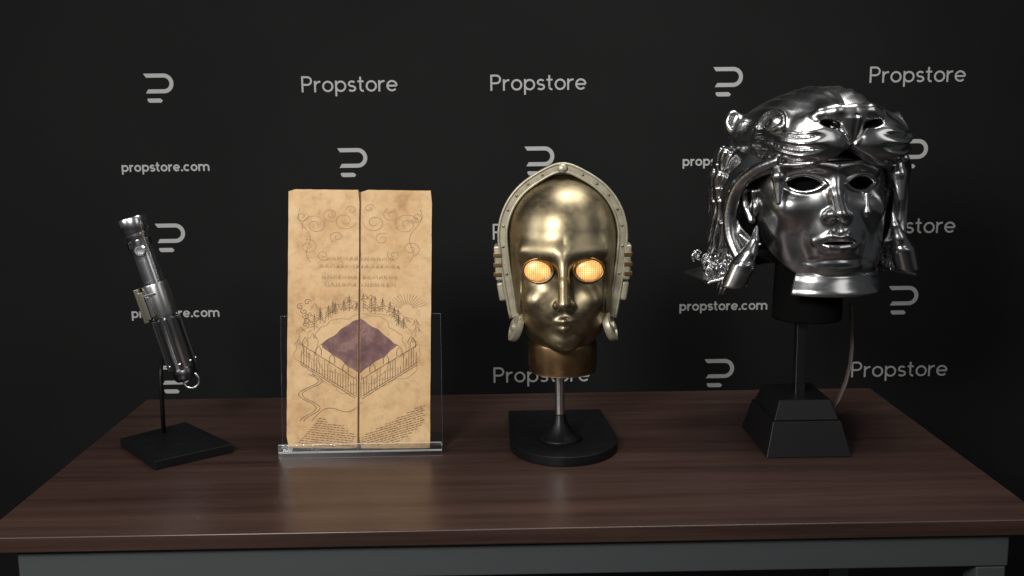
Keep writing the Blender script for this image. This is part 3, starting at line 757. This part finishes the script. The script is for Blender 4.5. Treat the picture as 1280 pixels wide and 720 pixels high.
# collar: flared front of the neck
mb = MB(); v = []; prof = [(-3, -106), (-.5, -108), (-.5, -110), (1.5, -116), (6, -123), (8.5, -129), (7.5, -132), (5, -131), (2, -123), (-2, -116), (-5, -108)]
angs = np.linspace(R(226), R(392), 70)
for a in angs:
    for o_, z_ in prof:
        x_, y_ = (69 + o_) * math.cos(a) + 10, 5 + (67 + o_) * math.sin(a)
        v.append(((x_ * cm + y_ * sm_) * SC, (-x_ * sm_ + y_ * cm) * SC, (z_ + 5) * SC))
n = len(prof); f = [(i * n + q, i * n + q + 1, i * n + n + q + 1, i * n + n + q) for i in range(len(angs) - 1) for q in range(n - 1)] + [(i * n + n - 1, i * n, i * n + n, i * n + n + n - 1) for i in range(len(angs) - 1)]
f += [tuple(range(n))[::-1], tuple(range((len(angs) - 1) * n, len(angs) * n))]
mb.add(v, f); HOFF(mb.build('collar', M['silver'], hm, smooth=True))

EYE = None
def lion(x, y, z):
    ca, sa = math.cos(R(4)), math.sin(R(4)); x, y = x * ca - y * sa, x * sa + y * ca
    z = z + 9; zf = z; z = z + 11 * np.clip((x - 20) / 50, 0, 1) ** 1.0
    a = np.abs(x)
    d = ell(x, y, z, (0, 22, 64), (99, 98, 62))
    d = smin(d, ell(x, y, z, (0, -26, 84), (76, 66, 42)), 30)                    # front of the skull
    # bridge of the nose
    d = smin(d, path_sdf(a, y, z, [(14, -10, 110), (16, -60, 107), (22, -98, 101)], [16, 15, 11]), 18)
    zr = z; z = zf      # one side of the skull sits a little lower, as it was hammered
    # whisker pads: smooth by the nose, folded toward the cheeks
    fold = np.abs(np.sin((z - 60 - .008 * (a - 50) ** 2 + 1.2 * np.sin(a * .11)) * math.pi / 14.5))
    fold = (fold - .5) * 2.4 * np.clip((84 + np.clip((60 - a) * .5, 0, 12) - z) / 12, 0, 1) * np.clip((a - 22) / 22, 0, 1) * np.clip((96 - a) / 18, 0, 1)
    side = np.clip((a - 28) / 30, 0, 1)
    pad = ell(a, y, z, (33, -72, 69), (47, 41, 33))
    d = smin(d, pad - 3.4 * fold * side, 5)
    d = smin(d, ell(a, y, z, (60, -46, 69), (28, 36, 33)) - 3.4 * fold, 9)      # cheek behind the pads
    d = smin(d, path_sdf(a, y, z, [(26, -102, 52), (42, -96, 44), (66, -76, 41), (84, -50, 46)], [3, 4, 4, 3]), 4)   # lip edge
    # nose pad
    d = smin(d, path_sdf(a, y, z, [(0, -110, 105), (20, -106, 104), (36, -97, 101), (44, -88, 96)], [6, 6, 5.5, 4.5]), 8)
    d = smin(d, cap(x, y, z, (0, -100, 94), (0, -102, 66), 17, 6), 6)
    d = smin(d, path_sdf(a, y, z, [(38, -93, 98), (41, -92, 89), (31, -100, 80), (16, -105, 74)], [6, 5, 4.5, 3]), 4)
    d = smax(d, -ell(a, y, z - .18 * (a - 25), (26, -96, 89), (10.5, 40, 4.2)), 2)                  # nostrils
    d = d + 2.8 * np.exp(-(x / 2.0) ** 2) * (y < -85) * (z < 100)                # philtrum
    v_ = np.abs(a - np.maximum(0, (z - 66) * .75)); d = d + 2.6 * np.exp(-(v_ / 2.5) ** 2) * (y < -80) * (z > 64) * (z < 86)
    d = smax(d, np.minimum(63 - .62 * a - z, -y - 30), 5)                    # the lip rises to a split under the nose
    # brow and eye, set on the surface found for it
    z = zr
    if EYE:
        ec, en, et, eb = EYE; dx, dy, dz = a - ec[0], y - ec[1], z - ec[2]
        u = dx * et[0] + dy * et[1]; w = dx * en[0] + dy * en[1] + dz * en[2]; v0 = dx * eb[0] + dy * eb[1] + dz * eb[2]
        dl = np.sqrt(dx * dx + dy * dy + dz * dz); near = np.exp(-(dl / 36) ** 6)
        v = v0 + .008 * u * u - 2 + .08 * u
        al = almond(u, v, 23, 9.5)
        d = d + 2.4 * np.exp(-(np.maximum(al, 0) / 2.5) ** 2) * near
        d = smin(d, np.maximum(np.sqrt(u * u + v0 * v0 + (w + 14) ** 2) - 15.5, al), .8)
        d = d + 2.2 * np.exp(-((u * u + (v0 + 1) ** 2) / 14.0) ** 2) * near
        d = d - 3.8 * np.exp(-((al - 2.2) / 1.7) ** 2) * near
        d = d - 1.6 * np.exp(-((al - 7.5) / 1.8) ** 2) * near
        d = d - 3.5 * np.exp(-((v - 17 + .014 * u * u) / 5) ** 2) * np.exp(-(u / 30) ** 4) * np.exp(-(w / 24) ** 4)
    # forehead furrows
    d = d - 1.2 * np.sin((a * .42 - y * .12 + 1.5 * np.sin(y * .06)) * 1.0) * np.exp(-((y + 35) / 36) ** 2) * np.clip((z - 96) / 14, 0, 1) * np.clip((a - 8) / 8, 0, 1)
    # ears
    e = ell(a, y, z, (95, 42, 90), (12, 10, 17)); e = smax(e, -ell(a, y, z, (97, 32, 93), (7, 4, 10)), 4)
    d = smin(d, e, 12)
    z = zf
    # hollow for the head within, and the open underside
    d = smax(d, -ell(x, y, z - 9, (0, 12, 8), (90, 88, 88)), 4)
    d = smax(d, 38 - z, 8)
    return d
dr_ = np.array([.74, -.67]); dr_ /= np.linalg.norm(dr_)
# march outward on the far side from the nose line to find where the eye sits
P0_ = np.array([-30., 0., 82.]); lo_, hi_ = 0., 140.
for _ in range(40):
    mid_ = (lo_ + hi_) / 2; q_ = P0_ + mid_ * np.array([-dr_[0], dr_[1], 0])
    if lion(np.array([q_[0]]), np.array([q_[1]]), np.array([q_[2]]))[0] < 0: lo_ = mid_
    else: hi_ = mid_
c4, s4 = math.cos(R(4)), math.sin(R(4))
ex_, ey_ = q_[0] * c4 - q_[1] * s4, q_[0] * s4 + q_[1] * c4
e_ = .5; ff = lambda X, Y, Z: lion(np.array([X]), np.array([Y]), np.array([Z]))[0]
gx = np.array([ff(q_[0] + e_, q_[1], q_[2]) - ff(q_[0] - e_, q_[1], q_[2]), ff(q_[0], q_[1] + e_, q_[2]) - ff(q_[0], q_[1] - e_, q_[2]), ff(q_[0], q_[1], q_[2] + e_) - ff(q_[0], q_[1], q_[2] - e_)]); gx /= np.linalg.norm(gx)
nx_, ny_ = gx[0] * c4 - gx[1] * s4, gx[0] * s4 + gx[1] * c4
en_ = (-nx_, ny_, gx[2]); et_ = np.array([-ny_, -nx_]); et_ /= np.linalg.norm(et_)
if et_[0] < 0: et_ = -et_
eb_ = np.cross(np.array(en_), np.array([et_[0], et_[1], 0.])); eb_ = eb_ if eb_[2] > 0 else -eb_; eb_ /= np.linalg.norm(eb_)
en_ = tuple(np.cross(eb_, np.array([et_[0], et_[1], 0.]))); en_ = en_ if en_[1] < 0 else tuple(-np.array(en_))
EYE = ((-ex_, ey_, q_[2] + 9), en_, et_, eb_)
HOFF(sdf_obj('cat_head', lion, (-132, -136, 14), (132, 128, 140), 1.4, SC, M['silver'], hm))
RIM = catmull([(80, -64, 38, 6), (96, -40, 26, 7), (107, -16, 6, 7.5), (113, -4, -26, 8), (112, -6, -58, 8), (105, -20, -84, 7), (104, -24, -96, 5)], 6)
RIM = ([p[:3] for p in RIM], [p[3] for p in RIM])
def pelt(x, y, z):
    a = np.abs(x)
    base = ell(x, y, z, (0, 26, -6), (118, 104, 150))
    base = base + np.clip((z - 5) / 45, 0, 1) ** 1.5 * 14
    base = base - 1.6 * np.sin((y * .20 + z * .10)) * np.clip((y + 10) / 30, 0, 1)
    d = smax(base, -(base + 9), 2)
    g = np.maximum(-.017 * (z + 25) ** 2, np.where(z < -25, -36 + np.clip((-60 - z) / 30, 0, 1) * 44, -70))
    d = smax(d, g - y, 2)
    d = smax(d, -108 - z, 2); d = smax(d, z - 62, 2)
    rim = path_sdf(a, y, z, RIM[0], RIM[1], .4)
    d = smin(d, rim, 7)
    return d
HOFF(sdf_obj('pelt', pelt, (-132, -80, -114), (132, 136, 70), 1.9, SC, M['silver'], hm))
for sx in (-1, 1):
    def ufang(x, y, z): return path_sdf(x * sx, y, z, [(74, -52, 52), (76, -62, 20), (77, -67, -11)], [7, 8.5, 3], 3)
    HOFF(sdf_obj('upper_fang', ufang, (min(sx * 50, sx * 88), -90, -20), (max(sx * 50, sx * 88), -38, 68), 1.3, SC, M['silver'], hm))
    def lfang(x, y, z):
        X = x * sx + 8; z = z + (5 if sx < 0 else -8)
        d = path_sdf(X, y, z, [(96, -29, -38), (99, -31, -54), (105, -30, -70), (112, -27, -84)], [1.8, 5.5, 9.6, 13.6], 2)
        g_ = path_sdf(X, y, z, [(112, -27, -84), (124, -22, -116)], [15.0, 14.2], 2)
        g_ = smax(g_, -112 - z, 2); return smin(d, smax(g_, z + 81 + .7 * np.sin(X * .4 + y * .3), 2), 2)
    HOFF(sdf_obj('lower_fang', lfang, (min(sx * 78, sx * 144), -50, -126), (max(sx * 78, sx * 144), -2, -20), 1.3, SC, M['silver'], hm))
    # ear of the mask
    def hear(x, y, z):
        X = x * sx
        P = [(84, -2, -38), (90, 6, -20), (92, 8, -4), (88, 0, 6), (85, -8, -2), (84, -8, -14)]
        d = path_sdf(X, y, z, P, [5, 4.5, 4.5, 4, 3.4, 2.6], 3)
        return smin(d, ell(X, y, z, (82, -4, -22), (5, 9, 12)), 3)
    HOFF(sdf_obj('ear', hear, (min(sx * 72, sx * 102), -24, -50), (max(sx * 72, sx * 102), 24, 18), 1.3, SC, M['silver'], hm))
# mane: curling locks down the back and sides
rl = random.Random(5)
def lock(p, d, L_, r_, curl):
    P = []; n = 12
    for i in range(n):
        t_ = i / (n - 1); P.append((p[0] + d[0] * L_ * t_ + curl * math.sin(t_ * 5) * 4, p[1] + d[1] * L_ * t_ + curl * math.cos(t_ * 4) * 3, p[2] + d[2] * L_ * t_ + 3 * math.sin(t_ * 6 + curl)))
    mb.tube(HP(P), [r_ * SC * (1 - .85 * (i / (n - 1)) ** 1.6) + .2 * SC for i in range(n)], 7)
for sx in (-1, 1):
    mb = MB()
    for row in range(7):
        z = 48 - row * 22
        for q in range(6):
            y0 = 18 + q * 17 + rl.uniform(-5, 5); zz = z + rl.uniform(-6, 6)
            e = max(1 - ((y0 - 26) / 104) ** 2 - ((zz + 6) / 150) ** 2, .02); X = 118 * math.sqrt(e)
            lock((sx * X, y0, zz), (sx * .04, .25, -.97), rl.uniform(46, 66), rl.uniform(5.5, 7.5), rl.choice((-.7, .7)))
    for q in range(46):
        y0 = -4 + rl.uniform(0, 84); zz = -84 - rl.uniform(0, 20); X = 98 + rl.uniform(0, 34); r0 = rl.uniform(4, 8); a0 = rl.uniform(0, 6); tx = rl.uniform(-.8, .8)
        P = []
        for t_ in np.linspace(0, 1, 14):
            an = a0 + t_ * 5.2; rr = r0 * (1 - .75 * t_)
            P.append((sx * (X + rr * math.cos(an)), y0 + rr * tx * math.cos(an) - 3 * t_, zz + rr * math.sin(an)))
        mb.tube(HP(P), [2.4 * SC * (1 - .6 * t_) for t_ in np.linspace(0, 1, 14)], 7)
    HOFF(mb.build('mane', M['silver_fur'], hm, smooth=True))
for sx in (-1, 1):
    mb = MB(); P = []
    v = [(sx * 96, -16, -100), (sx * 140, -4, -112), (sx * 142, 84, -112), (sx * 92, 100, -104)]
    v2 = [(a_, b_, c_ - 5) for a_, b_, c_ in v]; mb.add(HP(v + v2), [(0, 1, 2, 3), (7, 6, 5, 4), (0, 4, 5, 1), (1, 5, 6, 2), (2, 6, 7, 3), (3, 7, 4, 0)])
    HOFF(mb.build('pelt_hem', M['silver_fur'], hm, bevel=.003))
# black bust inside the mask (belongs to the stand)
off = HB + Vector((0, 0, 132 * SC)) - hs.location
def bust(x, y, z):
    d = ell(x, y, z, (0, 16, 12), (72, 66, 84)); d = smin(d, cap(x, y, z, (0, 12, -50), (0, 14, -165), 40, 44), 20)
    return smax(d, -168 - z, 3)
o = sdf_obj('bust', bust, (-80, -60, -174), (80, 90, 104), 4, SC, M['cloth'], hs); o.location = off; o.rotation_euler = (0, 0, hyaw)
# strap hanging behind the post
mb = MB(); Yk = YP + .10
P = [at(1063, 380, Yk), at(1064, 405, Yk), at(1065, 432, Yk), at(1063, 455, Yk), at(1057, 478, Yk), at(1048, 499, Yk), onz(1043, 507)]
P[-1] = P[-2] + Vector((-.012, -.0, -.02)); zl = P[-1].z
c = P[-1].copy()
kb = onz(1043, 508)
Pn = []
for i in range(len(P) - 1):
    for t_ in np.linspace(0, 1, 6, endpoint=False): Pn.append(P[i].lerp(P[i + 1], t_))
Pn.append(P[-1]); Pn.append(Vector((P[-1].x - .02, P[-1].y, .006)))
Pn = [p - kb for p in Pn]
mb.tube(Pn, .0085, 10, sq=.35)
o = tag(mb.build('strap', M['strap'], None, smooth=True), 'grey brown curved strap hanging behind the post of the black plinth', 'strap'); o.location = kb
